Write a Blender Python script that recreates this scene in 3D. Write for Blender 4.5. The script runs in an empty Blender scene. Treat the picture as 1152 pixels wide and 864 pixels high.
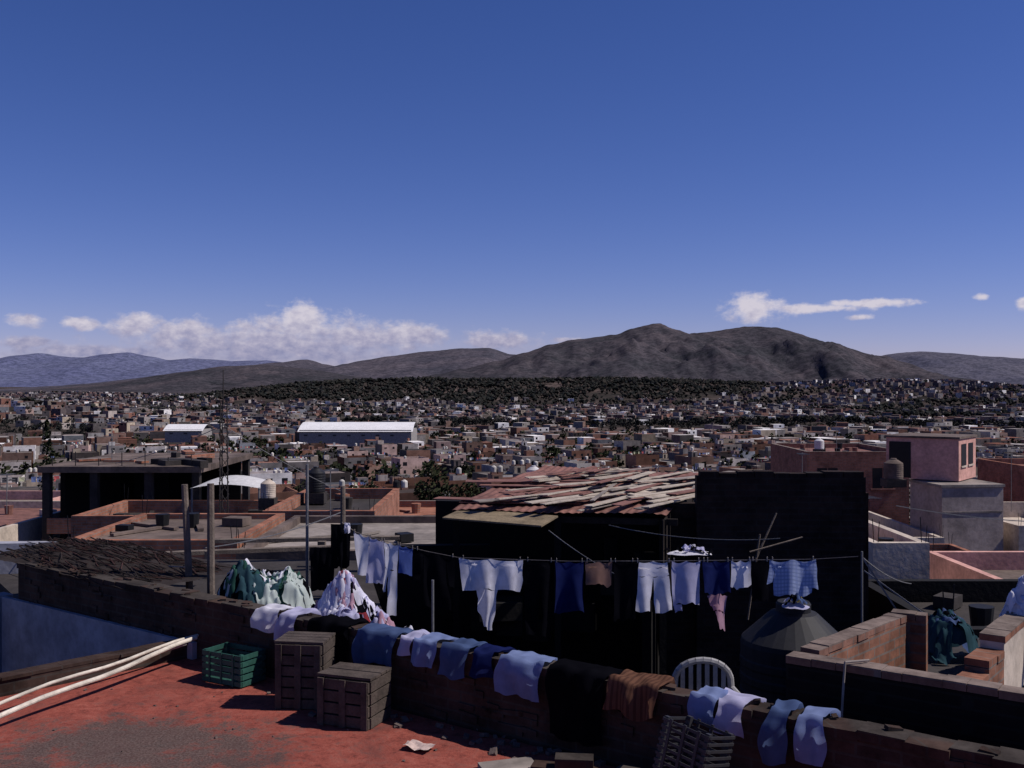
import bpy, math, random
from mathutils import Vector, Matrix, noise
R = random.Random(7)
S = bpy.context.scene
S.view_settings.view_transform = 'Standard'
S.view_settings.look = 'None'
S.view_settings.exposure = 0

# ------------------------------------------------------------------ helpers
class MB:
    def __init__(s): s.v=[]; s.f=[]; s.m=[]; s.c=[]; s.uc=False
    def face(s, pts, m=0, col=None):
        i=len(s.v); s.v.extend([tuple(p) for p in pts]); s.f.append(tuple(range(i,i+len(pts)))); s.m.append(m)
        s.c.append(col or (1,1,1)); s.uc = s.uc or (col is not None)
    def box(s, c, d, rot=0, m=0, col=None, bottom=True, tilt=None, topcol=None):
        hx,hy,hz=d[0]/2,d[1]/2,d[2]/2
        P=[Vector((x,y,z)) for z in(-hz,hz) for y in(-hy,hy) for x in(-hx,hx)]
        M=Matrix.Rotation(rot,3,'Z')
        if tilt: M = M @ Matrix.Rotation(tilt[0],3,'X') @ Matrix.Rotation(tilt[1],3,'Y')
        P=[M@p+Vector(c) for p in P]
        Q=[(0,1,5,4),(1,3,7,5),(3,2,6,7),(2,0,4,6),(4,5,7,6)]
        if bottom: Q.append((0,2,3,1))
        for k,q in enumerate(Q): s.face([P[j] for j in q],m,(topcol if (k==4 and topcol) else col))
    def tube(s,p0,p1,r0,r1=None,n=8,m=0,col=None,caps=True):
        r1=r0 if r1 is None else r1
        p0=Vector(p0);p1=Vector(p1);d=(p1-p0)
        if d.length<1e-6:return
        d.normalize();a=d.orthogonal().normalized();b=d.cross(a)
        A=[p0+(a*math.cos(t)+b*math.sin(t))*r0 for t in [2*math.pi*k/n for k in range(n)]]
        B=[p1+(a*math.cos(t)+b*math.sin(t))*r1 for t in [2*math.pi*k/n for k in range(n)]]
        for k in range(n): s.face([A[k],A[(k+1)%n],B[(k+1)%n],B[k]],m,col)
        if caps: s.face(A[::-1],m,col); s.face(B,m,col)
    def lathe(s,c,prof,n=20,m=0,col=None,ribs=0):
        c=Vector(c)
        rings=[[c+Vector((r*math.cos(2*math.pi*k/n),r*math.sin(2*math.pi*k/n),z)) for k in range(n)] for r,z in prof]
        for a,b in zip(rings,rings[1:]):
            for k in range(n): s.face([a[k],a[(k+1)%n],b[(k+1)%n],b[k]],m,col)
    def grid(s,fn,nu,nv,m=0,col=None):
        i=len(s.v)
        for a in range(nu+1):
            for b in range(nv+1): s.v.append(tuple(fn(a/nu,b/nv)))
        for a in range(nu):
            for b in range(nv):
                k=i+a*(nv+1)+b
                s.f.append((k,k+nv+1,k+nv+2,k+1)); s.m.append(m); s.c.append(col or (1,1,1))
        if col is not None: s.uc=True
    def build(s,name,mats,loc=(0,0,0),rot=0,smooth=False,parent=None):
        me=bpy.data.meshes.new(name); me.from_pydata(s.v,[],s.f)
        for mt in mats: me.materials.append(mt)
        me.polygons.foreach_set('material_index',s.m)
        if smooth: me.polygons.foreach_set('use_smooth',[True]*len(s.f))
        if s.uc:
            at=me.color_attributes.new('Col','FLOAT_COLOR','CORNER')
            buf=[]
            for f,c in zip(s.f,s.c): buf.extend((c[0],c[1],c[2],1.0)*len(f))
            at.data.foreach_set('color',buf)
        me.update()
        o=bpy.data.objects.new(name,me); o.location=loc; o.rotation_euler=(0,0,rot)
        S.collection.objects.link(o)
        if parent: o.parent=parent
        return o

def newmat(name):
    m=bpy.data.materials.new(name); m.use_nodes=True; nt=m.node_tree
    return m,nt,nt.nodes['Principled BSDF']
def N(nt,t,**k):
    n=nt.nodes.new(t)
    for a,b in k.items(): setattr(n,a,b)
    return n
def ramp(nt,fac,stops):
    r=N(nt,'ShaderNodeValToRGB'); e=r.color_ramp.elements
    while len(e)<len(stops): e.new(0.5)
    for x,(p,c) in zip(e,stops): x.position=p; x.color=(c[0],c[1],c[2],1)
    nt.links.new(fac,r.inputs[0]); return r.outputs[0]
def noi(nt,vec,scale,detail=5,rough=.6,dist=0):
    n=N(nt,'ShaderNodeTexNoise'); n.inputs['Scale'].default_value=scale; n.inputs['Detail'].default_value=detail
    n.inputs['Roughness'].default_value=rough; n.inputs['Distortion'].default_value=dist
    nt.links.new(vec,n.inputs['Vector']); return n.outputs['Fac']
def mixc(nt,a,b,fac,mode='MIX'):
    n=N(nt,'ShaderNodeMix',data_type='RGBA',blend_type=mode)
    for sock,val in ((n.inputs[6],a),(n.inputs[7],b),(n.inputs[0],fac)):
        if hasattr(val,'node'): nt.links.new(val,sock)
        elif isinstance(val,(int,float)): sock.default_value=val
        else: sock.default_value=(val[0],val[1],val[2],1)
    return n.outputs[2]
def bump(nt,b,h,strength=.4,dist=.02):
    n=N(nt,'ShaderNodeBump'); n.inputs['Strength'].default_value=strength; n.inputs['Distance'].default_value=dist
    nt.links.new(h,n.inputs['Height']); nt.links.new(n.outputs[0],b.inputs['Normal'])
def scl(c,k): return tuple(min(1,x*k) for x in c)
def mat(name,col,var=.45,scale=6,rough=.9,bmp=.3,metal=0,col2=None):
    m,nt,b=newmat(name); tc=N(nt,'ShaderNodeTexCoord').outputs['Object']
    n1=noi(nt,tc,scale); n2=noi(nt,tc,scale*7,4)
    c=ramp(nt,n1,[(.3,scl(col,1-var)),(.55,col),(.75,col2 or scl(col,1+var*.6))])
    c=mixc(nt,c,ramp(nt,n2,[(.35,(.6,.6,.6)),(.6,(1,1,1))]),.6,'MULTIPLY')
    nt.links.new(c,b.inputs['Base Color']); b.inputs['Roughness'].default_value=rough; b.inputs['Metallic'].default_value=metal
    b.inputs['Specular IOR Level'].default_value=.25
    if bmp: bump(nt,b,n2,bmp)
    return m
def vmat(name,scale=.8,lo=.65):
    m,nt,b=newmat(name); tc=N(nt,'ShaderNodeTexCoord').outputs['Object']
    at=N(nt,'ShaderNodeAttribute'); at.attribute_name='Col'
    n=noi(nt,tc,scale,3,.7)
    c=mixc(nt,at.outputs['Color'],ramp(nt,n,[(.35,(lo,lo,lo*.97)),(.65,(1.1,1.08,1.05))]),1.0,'MULTIPLY')
    df=N(nt,'ShaderNodeBsdfDiffuse'); nt.links.new(c,df.inputs[0]); nt.links.new(df.outputs[0],nt.nodes['Material Output'].inputs[0])
    return m
def brickmat(name,c1,c2,mortar,scale=1.0,dirt=.5):
    m,nt,b=newmat(name); tc=N(nt,'ShaderNodeTexCoord').outputs['Object']
    sp=N(nt,'ShaderNodeSeparateXYZ'); nt.links.new(tc,sp.inputs[0])
    ad=N(nt,'ShaderNodeMath',operation='ADD'); nt.links.new(sp.outputs[0],ad.inputs[0]); nt.links.new(sp.outputs[1],ad.inputs[1])
    cb=N(nt,'ShaderNodeCombineXYZ'); nt.links.new(ad.outputs[0],cb.inputs[0]); nt.links.new(sp.outputs[2],cb.inputs[1])
    bt=N(nt,'ShaderNodeTexBrick'); nt.links.new(cb.outputs[0],bt.inputs['Vector'])
    bt.inputs['Scale'].default_value=scale; bt.inputs['Brick Width'].default_value=.25; bt.inputs['Row Height'].default_value=.075
    bt.inputs['Mortar Size'].default_value=.009; bt.inputs['Mortar Smooth'].default_value=.3
    bt.inputs['Color1'].default_value=(*c1,1); bt.inputs['Color2'].default_value=(*c2,1); bt.inputs['Mortar'].default_value=(*mortar,1)
    n=noi(nt,tc,2.2,6,.75)
    c=mixc(nt,bt.outputs['Color'],ramp(nt,n,[(.36,(.22,.2,.2)),(.60,(1,1,1))]),dirt,'MULTIPLY')
    nt.links.new(c,b.inputs['Base Color']); b.inputs['Roughness'].default_value=.95; b.inputs['Specular IOR Level'].default_value=.1
    bump(nt,b,bt.outputs['Fac'],-.5,.01)
    return m
def cloth(name,col,stripe=None,check=False):
    m,nt,b=newmat(name); tc=N(nt,'ShaderNodeTexCoord').outputs['Object']
    n=noi(nt,tc,9,4)
    c=ramp(nt,n,[(.3,scl(col,.8)),(.7,scl(col,1.08))])
    if stripe:
        w=N(nt,'ShaderNodeTexWave'); w.inputs['Scale'].default_value=9; w.inputs['Distortion'].default_value=.6
        nt.links.new(tc,w.inputs['Vector'])
        c=mixc(nt,c,stripe,ramp(nt,w.outputs['Fac'],[(.55,(0,0,0)),(.65,(1,1,1))]))
        if check:
            w2=N(nt,'ShaderNodeTexWave',bands_direction='Z'); w2.inputs['Scale'].default_value=9; nt.links.new(tc,w2.inputs['Vector'])
            c=mixc(nt,c,scl(stripe,.8),ramp(nt,w2.outputs['Fac'],[(.6,(0,0,0)),(.7,(.7,.7,.7))]))
    df=N(nt,'ShaderNodeBsdfDiffuse'); nt.links.new(c,df.inputs['Color'])
    tr=N(nt,'ShaderNodeBsdfTranslucent'); nt.links.new(c,tr.inputs['Color'])
    mx=N(nt,'ShaderNodeMixShader'); mx.inputs[0].default_value=.42
    out=nt.nodes['Material Output']
    nt.links.new(df.outputs[0],mx.inputs[1]); nt.links.new(tr.outputs[0],mx.inputs[2]); nt.links.new(mx.outputs[0],out.inputs[0])
    return m
def interp(x,T):
    if x<=T[0][0]: return T[0][1]
    for (a,b),(c,d) in zip(T,T[1:]):
        if x<=c:
            t=(x-a)/(c-a); return b+(d-b)*t
    return T[-1][1]
def sinterp(x,T):
    if x<=T[0][0]: return T[0][1]
    for (a,b),(c,d) in zip(T,T[1:]):
        if x<=c:
            t=(x-a)/(c-a); t=.5*t+.5*t*t*(3-2*t); return b+(d-b)*t
    return T[-1][1]

# ------------------------------------------------------------------ light
AZ,EL=math.radians(92),math.radians(50)
to_sun=Vector((math.sin(AZ)*math.cos(EL),math.cos(AZ)*math.cos(EL),math.sin(EL)))
ld=bpy.data.lights.new('sun','SUN'); ld.energy=4.8; ld.angle=math.radians(.5); ld.color=(1,.93,.87)
lo=bpy.data.objects.new('sun',ld); lo.rotation_euler=(-to_sun).to_track_quat('-Z','Y').to_euler(); lo.location=(20,5,30); S.collection.objects.link(lo)
W=bpy.data.worlds.new('World'); S.world=W; W.use_nodes=True; nt=W.node_tree
try: W.cycles.sampling_method='MANUAL'; W.cycles.sample_map_resolution=256
except Exception: pass
for n in list(nt.nodes): nt.nodes.remove(n)
out=N(nt,'ShaderNodeOutputWorld')
sky=N(nt,'ShaderNodeTexSky'); sky.sky_type='NISHITA'; sky.sun_disc=False; sky.sun_elevation=EL; sky.sun_rotation=AZ
sky.altitude=1900; sky.air_density=1.0; sky.dust_density=.22; sky.ozone_density=2.8
hs=N(nt,'ShaderNodeHueSaturation'); hs.inputs['Saturation'].default_value=1.22; nt.links.new(sky.outputs[0],hs.inputs['Color'])
tint=mixc(nt,hs.outputs[0],(.94,.755,1.13),1.0,'MULTIPLY')
bg=N(nt,'ShaderNodeBackground'); bg.inputs[1].default_value=.073; nt.links.new(tint,bg.inputs[0])
tc=N(nt,'ShaderNodeTexCoord').outputs['Generated']
sp=N(nt,'ShaderNodeSeparateXYZ'); nt.links.new(tc,sp.inputs[0])
def M_(op,a,b=None,clamp=False):
    n=N(nt,'ShaderNodeMath',operation=op); n.use_clamp=clamp
    for i,v in enumerate((a,b)):
        if v is None: continue
        if hasattr(v,'node'): nt.links.new(v,n.inputs[i])
        else: n.inputs[i].default_value=v
    return n.outputs[0]
az=M_('ARCTAN2',sp.outputs[0],sp.outputs[1]); el=M_('ARCSINE',sp.outputs[2])
cb=N(nt,'ShaderNodeCombineXYZ'); nt.links.new(az,cb.inputs[0]); nt.links.new(el,cb.inputs[1])
def cl(px,py,rx,ry):
    x=(px-576)/1152; y=(432-py)/1152
    return (math.atan(x),math.atan(y*math.cos(math.atan(x))),rx/1152,ry/1152)
ell=[cl(300,388,170,26),cl(155,368,36,18),cl(208,374,50,16),cl(410,380,95,22),cl(338,366,54,26),cl(475,378,36,16),cl(560,384,50,14),
     cl(32,360,22,8),cl(90,364,22,8),cl(25,386,36,8),cl(850,347,40,17),cl(915,347,60,6),cl(975,341,55,5),cl(968,357,14,4),
     cl(1105,334,9,4),cl(1152,342,8,7),cl(640,383,24,4),cl(110,396,110,9)]
d=None
for (a0,e0,ra,re) in ell:
    s1=N(nt,'ShaderNodeVectorMath',operation='SUBTRACT'); nt.links.new(cb.outputs[0],s1.inputs[0]); s1.inputs[1].default_value=(a0,e0,0)
    s2=N(nt,'ShaderNodeVectorMath',operation='MULTIPLY'); nt.links.new(s1.outputs[0],s2.inputs[0]); s2.inputs[1].default_value=(1/ra,1/re,0)
    s3=N(nt,'ShaderNodeVectorMath',operation='LENGTH'); nt.links.new(s2.outputs[0],s3.inputs[0])
    v=M_('SUBTRACT',1.0,s3.outputs['Value'])
    d=v if d is None else M_('MAXIMUM',d,v)
d=M_('MAXIMUM',d,-1.5)
mp=N(nt,'ShaderNodeMapping'); mp.inputs['Scale'].default_value=(1,1.5,1); nt.links.new(cb.outputs[0],mp.inputs[0])
cn=noi(nt,mp.outputs[0],42,7,.62); cn2=noi(nt,mp.outputs[0],80,4,.6)
dens=M_('ADD',d,M_('MULTIPLY',M_('SUBTRACT',cn,.49),2.2))
mr=N(nt,'ShaderNodeMapRange',interpolation_type='SMOOTHSTEP'); nt.links.new(dens,mr.inputs[0])
mr.inputs[1].default_value=-.08; mr.inputs[2].default_value=.68; mr.inputs[3].default_value=0; mr.inputs[4].default_value=.92
ccol=ramp(nt,M_('ADD',M_('MULTIPLY',cn2,.6),M_('MULTIPLY',el,7.0)),[(.42,(.27,.28,.46)),(.58,(.44,.42,.57)),(.80,(.74,.69,.77))])
bg2=N(nt,'ShaderNodeBackground'); nt.links.new(ccol,bg2.inputs[0]); bg2.inputs[1].default_value=.9
mx=N(nt,'ShaderNodeMixShader'); nt.links.new(mr.outputs[0],mx.inputs[0]); nt.links.new(bg.outputs[0],mx.inputs[1]); nt.links.new(bg2.outputs[0],mx.inputs[2])
nt.links.new(mx.outputs[0],out.inputs[0])

# camera
cd=bpy.data.cameras.new('camera'); cam=bpy.data.objects.new('camera',cd); S.collection.objects.link(cam)
cd.sensor_width=36; cd.lens=36; cd.clip_start=.1; cd.clip_end=80000
cam.location=(0,0,0); cam.rotation_euler=(math.radians(90),0,0); S.camera=cam

# ------------------------------------------------------------------ terrain
GB=[(-300,-5),(0,-6),(20,-7),(40,-10),(60,-14),(100,-19),(150,-24),(200,-28),(300,-33),(500,-38),(800,-42),(1200,-45),(2000,-47),(4000,-48),(1e6,-48)]
def forestw(x,y): return math.exp(-(abs(x+60)/700)**4-((y-2380)/410)**2)
def g(x,y):
    z=interp(y,GB)
    z+=54*math.exp(-((x-950)/420)**2-((y-2500)/620)**2)
    z+=54*math.exp(-(abs(x+60)/660)**4-((y-2480)/365)**2)
    z+=26*math.exp(-((x+640)/190)**2-((y-1150)/300)**2)
    z+=18*math.exp(-((x+1300)/400)**2-((y-3000)/500)**2)
    if y>60: z+=4*noise.noise(Vector((x/130,y/130,0)))*min(1,y/400)
    return z
ys=[-300,-100,-20,0,10,20,30,45,60,80,100,130,160,200]
y=200
while y<36000: y*=1.07; ys.append(y)
gm=MB(); nx=90; rows=[]
for y in ys:
    hw=max(400,1.3*y)
    rows.append([(( -1+2*k/nx)*hw,y,g((-1+2*k/nx)*hw,y)) for k in range(nx+1)])
gm.v=[p for r in rows for p in r]
for a in range(len(ys)-1):
    for b in range(nx):
        k=a*(nx+1)+b; gm.f.append((k,k+1,k+nx+2,k+nx+1)); gm.m.append(0); gm.c.append((1,1,1))
m_ground,nt,b=newmat('dry_ground'); tcg=N(nt,'ShaderNodeTexCoord').outputs['Object']
c=ramp(nt,noi(nt,tcg,.006,7,.7),[(.38,(.030,.029,.028)),(.5,(.058,.048,.045)),(.62,(.11,.085,.08))])
c=mixc(nt,c,ramp(nt,noi(nt,tcg,.06,5,.7),[(.35,(.45,.48,.45)),(.65,(1.1,1.05,1.05))]),.8,'MULTIPLY')
nt.links.new(c,b.inputs['Base Color']); b.inputs['Roughness'].default_value=1; b.inputs['Specular IOR Level'].default_value=0
gm.build('ground',[m_ground],smooth=True)

def hillmat(name,a,b_,c_,s):
    m,nt,b=newmat(name); t=N(nt,'ShaderNodeTexCoord').outputs['Object']
    c=ramp(nt,noi(nt,t,s,8,.75,.3),[(.36,a),(.5,b_),(.63,c_)])
    c=mixc(nt,c,ramp(nt,noi(nt,t,s*16,4,.85),[(.42,(.48,.5,.52)),(.58,(1.2,1.17,1.17))]),.85,'MULTIPLY')
    nt.links.new(c,b.inputs['Base Color']); b.inputs['Roughness'].default_value=1; b.inputs['Specular IOR Level'].default_value=0
    return m
def ridge(name,prof,Y,front,back,mt,seed,nu=220,nv=46,rough=.16):
    T=[(a*Y,e*Y) for a,e in prof]; x0,x1=T[0][0],T[-1][0]; mb=MB()
    def fn(u,v):
        x=x0+(x1-x0)*u
        if v<.7: t=v/.7; y=Y-front*(1-t); p=t*t*(3-2*t)*.55+.45*t**1.3
        else: t=(v-.7)/.3; y=Y+back*t; p=1-t*t*(3-2*t)
        h=sinterp(x,T)+48
        q=noise.fractal(Vector((x/(Y*.045)+seed,y/(Y*.11),seed)),1.0,2.1,6)
        side=4*p*(1-p)
        hh=h*p+h*rough*side*q+h*.016*noise.fractal(Vector((x/(Y*.012),y/(Y*.016),seed)),1.0,2.0,3)*p
        return (x,y+front*.08*q*(1-abs(2*v-1)),-50+hh)
    mb.grid(fn,nu,nv); return mb.build(name,[mt],smooth=True)
def pr(L): return [((px-576)/1152,(432-py)/1152) for px,py in L]
m_far=hillmat('hazy_hill',(.090,.10,.18),(.105,.115,.195),(.118,.13,.21),.0006)  # ridge base colours carry painted haze, bluer for farther ridges
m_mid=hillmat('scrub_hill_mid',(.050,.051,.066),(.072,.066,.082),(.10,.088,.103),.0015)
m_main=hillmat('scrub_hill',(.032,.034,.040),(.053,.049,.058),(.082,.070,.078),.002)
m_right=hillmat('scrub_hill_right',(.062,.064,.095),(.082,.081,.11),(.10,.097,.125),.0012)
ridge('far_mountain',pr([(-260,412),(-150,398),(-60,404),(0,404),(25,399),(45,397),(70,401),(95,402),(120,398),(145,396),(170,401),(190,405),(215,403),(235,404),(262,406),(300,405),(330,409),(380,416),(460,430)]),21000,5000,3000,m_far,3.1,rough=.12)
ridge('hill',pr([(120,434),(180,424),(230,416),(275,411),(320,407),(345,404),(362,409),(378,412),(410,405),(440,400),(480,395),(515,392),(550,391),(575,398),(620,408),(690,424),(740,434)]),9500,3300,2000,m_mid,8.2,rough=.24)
ridge('hill',pr([(90,434),(150,428),(200,419),(250,412),(300,410),(340,414),(400,423),(470,432),(500,434)]),7000,1500,1300,m_main,15.7,nu=120,rough=.24)
ridge('mountain',pr([(420,434),(500,420),(560,406),(590,396),(620,387),(650,381),(690,376),(712,369),(728,365),(742,364),(756,369),(775,375),(800,373),(825,369),(850,366),(870,368),(895,375),(930,388),(960,401),(990,410),(1030,420),(1090,430),(1120,434)]),6300,2300,1500,m_main,21.4,nu=340,nv=76,rough=.34)
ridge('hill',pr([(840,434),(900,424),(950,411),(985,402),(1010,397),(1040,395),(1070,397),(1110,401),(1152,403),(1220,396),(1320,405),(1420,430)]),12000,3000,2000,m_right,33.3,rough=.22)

# ------------------------------------------------------------------ city
m_city=vmat('painted_masonry',.35)
m_leaf=vmat('foliage',.5,.5)
WALLS=[(.62,.57,.54),(.48,.42,.39),(.30,.16,.12),(.34,.22,.18),(.28,.26,.26),(.20,.18,.18),(.48,.34,.31),(.48,.40,.32),(.29,.135,.10),(.34,.36,.40),(.25,.14,.11),(.72,.69,.68),(.15,.125,.125),(.44,.40,.39)]
ROOFS=[(.24,.195,.19),(.30,.265,.26),(.28,.13,.10),(.14,.12,.12),(.38,.34,.33),(.24,.13,.10),(.11,.09,.09),(.30,.16,.13),(.54,.50,.50)]
def house(mb,cx,cy,gz,w,d,h,rot,lvl,wc=None,rc=None):
    M=Matrix.Rotation(rot,3,'Z'); O=Vector((cx,cy,0))
    T=lambda x,y,z: O+M@Vector((x,y,0))+Vector((0,0,z))
    wc=wc or R.choice(WALLS); rc=rc or R.choice(ROOFS); k=R.choice([.4,.5,.75,1.05])
    wc=scl(wc,k); sc=wc if R.random()<.35 else scl(R.choice(WALLS[2:8]+WALLS[10:11]),R.uniform(.35,1))
    rc=scl(rc,R.uniform(.45,1.0))
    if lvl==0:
        hz=min(.5,max(0,(cy-500)/3800)); mxf=lambda c_:tuple(c_[i]*(1-hz)+(.11,.095,.12)[i]*hz for i in range(3))  # distance haze mixed into wall and roof colours
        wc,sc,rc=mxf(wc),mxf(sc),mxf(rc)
        if R.random()<.07: wc=rc=(.85,.83,.84)
    a,b=w/2,d/2; z0=gz-4; z1=gz+h
    C=[(-a,-b),(a,-b),(a,b),(-a,b)]
    for i in range(4):
        p,q=C[i],C[(i+1)%4]
        mb.face([T(*p,z0),T(*q,z0),T(*q,z1),T(*p,z1)],0,wc if i in(0,2) else sc)
    if lvl==0:
        mb.face([T(*p,z1) for p in C],0,rc)
        for i in range(3):
            if R.random()<.6:
                x=R.uniform(-a+1,a-1); z=z1-R.choice([1.6,1.6,4.4])
                mb.face([T(x-.7,-b-.03,z-.7),T(x+.7,-b-.03,z-.7),T(x+.7,-b-.03,z+.7),T(x-.7,-b-.03,z+.7)],0,(.02,.02,.025))
        if R.random()<.35:
            e=R.uniform(1,2); x,y=R.uniform(-a+1,a-1),R.uniform(-b+1,b-1)
            mb.box(T(x,y,z1+.7),(e,e,1.8),rot,0,R.choice(WALLS),False)
        return
    t=.18; hp=R.choice([.25,.5,.9]) ; I=[(-a+t,-b+t),(a-t,-b+t),(a-t,b-t),(-a+t,b-t)]
    for i in range(4):
        j=(i+1)%4
        mb.face([T(*C[i],z1),T(*C[j],z1),T(*I[j],z1),T(*I[i],z1)],0,scl(wc,.9))
        mb.face([T(*I[j],z1),T(*I[i],z1),T(*I[i],z1-hp),T(*I[j],z1-hp)],0,scl(wc,.85))
    zr=z1-hp; mb.face([T(*p,zr) for p in I],0,rc)
    dk=(.02,.02,.025)
    def win(face,u,zc,ww,wh):
        if face==0: f=lambda x,z,o: T(x,-b-o,z)
        elif face==1: f=lambda x,z,o: T(a+o,x,z)
        else: f=lambda x,z,o: T(-a-o,-x,z)
        mb.face([f(u-ww/2,zc-wh/2,.02),f(u+ww/2,zc-wh/2,.02),f(u+ww/2,zc+wh/2,.02),f(u-ww/2,zc+wh/2,.02)],0,dk)
        if lvl>1:
            fr=scl(wc,1.35)
            for (x0,x1,y0,y1) in ((u-ww/2-.08,u+ww/2+.08,zc-wh/2-.12,zc-wh/2),(u-ww/2-.08,u+ww/2+.08,zc+wh/2,zc+wh/2+.08),(u-.03,u+.03,zc-wh/2,zc+wh/2)):
                mb.face([f(x0,y0,.05),f(x1,y0,.05),f(x1,y1,.05),f(x0,y1,.05)],0,fr)
    z=z1-1.6-hp*.3
    while z>gz-1 :
        for fc,L in ((0,w),(1,d),(3,d)):
            if fc and R.random()<.45: continue
            n=max(1,int(L/3.2))
            for i in range(n):
                if R.random()<.8: win(fc,-L/2+L*(i+.5)/n+R.uniform(-.2,.2),z,R.uniform(.8,1.6),R.choice([1,1.2,1.3,.6]))
        z-=2.8
    if R.random()<.6:
        e,f_,hh=R.uniform(1.8,3),R.uniform(1.8,3),R.uniform(1.6,2.4)
        x,y=R.choice([-1,1])*(a-e/2-.25),R.choice([-1,1])*(b-f_/2-.25)
        bc=R.choice(WALLS); mb.box(T(x,y,zr+hh/2),(e,f_,hh),rot,0,scl(bc,.8),False,topcol=rc)
        mb.box(T(x-.2,y-f_/2-.01,zr+hh*.42),(.8,.03,hh*.8),rot,0,dk)
        tx,ty,tz=x,y,zr+hh
    else: tx,ty,tz=R.uniform(-a+.8,a-.8),R.uniform(-b+.8,b-.8),zr
    for q in range(R.choice([0,1,1,2])):
        tcol=R.choice([(.03,.03,.035),(.03,.03,.035),(.5,.48,.46),(.65,.62,.58)]); r=.5
        p=T(tx+q*1.2-.3,ty,tz)
        mb.lathe(p,[(r*.95,.3),(r,.4),(r,1.15),(r*.85,1.3),(r*.3,1.48),(.02,1.5)],10,0,tcol); mb.box(p+Vector((0,0,.14)),(1,1,.3),rot,0,(.2,.12,.1))
    if R.random()<.4:
        for sx in(-1,1):
            for sy in (-1,1): mb.tube(T(sx*(a-.2),sy*(b-.2),z1),T(sx*(a-.2),sy*(b-.2),z1+R.uniform(.5,.9)),.04 if lvl<2 else .02,n=4,col=(.10,.06,.05),caps=False)
    if R.random()<.35:
        p=T(R.uniform(-a,a)*.7,R.uniform(-b,b)*.7,zr); hh=R.uniform(2,3.5); mb.tube(p,p+Vector((0,0,hh)),.03,n=4,col=(.2,.2,.2),caps=False)
        for i in range(4): mb.tube(p+Vector((-.4,0,hh-.1-i*.13)),p+Vector((.4,.1,hh-.1-i*.13)),.012,n=3,col=(.3,.3,.3),caps=False)
    if R.random()<.3:
        x0=-a+.6; yy=R.uniform(-b+.6,b-.6)
        while x0<a-1:
            ww=R.uniform(.4,.8)
            if R.random()<.7:
                hh=R.uniform(.5,.9); mb.face([T(x0,yy,zr+1.8),T(x0+ww,yy,zr+1.8),T(x0+ww*.95,yy+.05,zr+1.8-hh),T(x0+.03,yy-.05,zr+1.8-hh)],0,R.choice([(.7,.7,.72),(.15,.2,.4),(.5,.12,.12),(.6,.6,.4),(.05,.05,.06)]))
            x0+=ww+.1
def leafclump(mb,c,r,n,size,cols,squash=.8):
    for _ in range(n):
        v=Vector((R.gauss(0,1),R.gauss(0,1),R.gauss(0,1))); v.normalize(); v*=r*R.uniform(.45,1)**.5; v.z*=squash
        p=Vector(c)+v; a=Vector((R.gauss(0,1),R.gauss(0,1),R.gauss(0,1))).normalized(); b_=a.orthogonal().normalized(); a2=a.cross(b_)
        s_=size*R.uniform(.6,1.3); col=scl(R.choice(cols),R.uniform(.7,1.25))
        mb.face([p-b_*s_,p+a2*s_*.6,p+b_*s_,p-a2*s_*.6],0,col)
GREEN=[(.026,.034,.019),(.038,.044,.024),(.020,.026,.017),(.046,.048,.029)]
FAR=[(.028,.030,.028),(.037,.037,.034),(.022,.025,.025),(.05,.045,.042)]  # far greens greyed to paint in distance haze
def smalltree(mb,x,y,z,h,far,cols=None):
    cols=cols or FAR
    if far==1:   # mid distance: small irregular leaf masses
        for k in range(5):
            a=R.uniform(0,6.28); rr=h*R.uniform(.0,.25)
            leafclump(mb,(x+math.cos(a)*rr,y+math.sin(a)*rr,z+h*R.uniform(.35,.8)),h*R.uniform(.16,.26),7,h*.13,cols)
        return
    if far:
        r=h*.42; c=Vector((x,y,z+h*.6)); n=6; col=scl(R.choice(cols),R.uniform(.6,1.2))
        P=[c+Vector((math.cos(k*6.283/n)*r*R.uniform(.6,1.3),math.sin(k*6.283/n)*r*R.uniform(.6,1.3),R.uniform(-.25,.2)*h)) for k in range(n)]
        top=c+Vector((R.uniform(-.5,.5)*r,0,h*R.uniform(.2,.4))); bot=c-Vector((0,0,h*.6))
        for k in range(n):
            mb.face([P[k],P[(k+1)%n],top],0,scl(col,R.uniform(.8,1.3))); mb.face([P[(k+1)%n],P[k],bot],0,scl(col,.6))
        return
    mb.tube((x,y,z-1),(x,y,z+h*.55),h*.035,h*.015,5,col=(.07,.05,.04),caps=False)
    for k in range(6):
        a=R.uniform(0,6.28); rr=h*R.uniform(.05,.24); c=(x+math.cos(a)*rr,y+math.sin(a)*rr,z+h*R.uniform(.45,.85))
        leafclump(mb,c,h*R.uniform(.14,.22),16,h*.06,GREEN)
cityA=MB(); cityB=MB(); trees=MB(); treesfar=MB()
base=math.radians(24)
def clear(x,y):
    return (-150<x<-50 and 590<y<690) or (-230<x<-185 and 600<y<690)
P=11.5; ca,sa=math.cos(base),math.sin(base)
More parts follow.
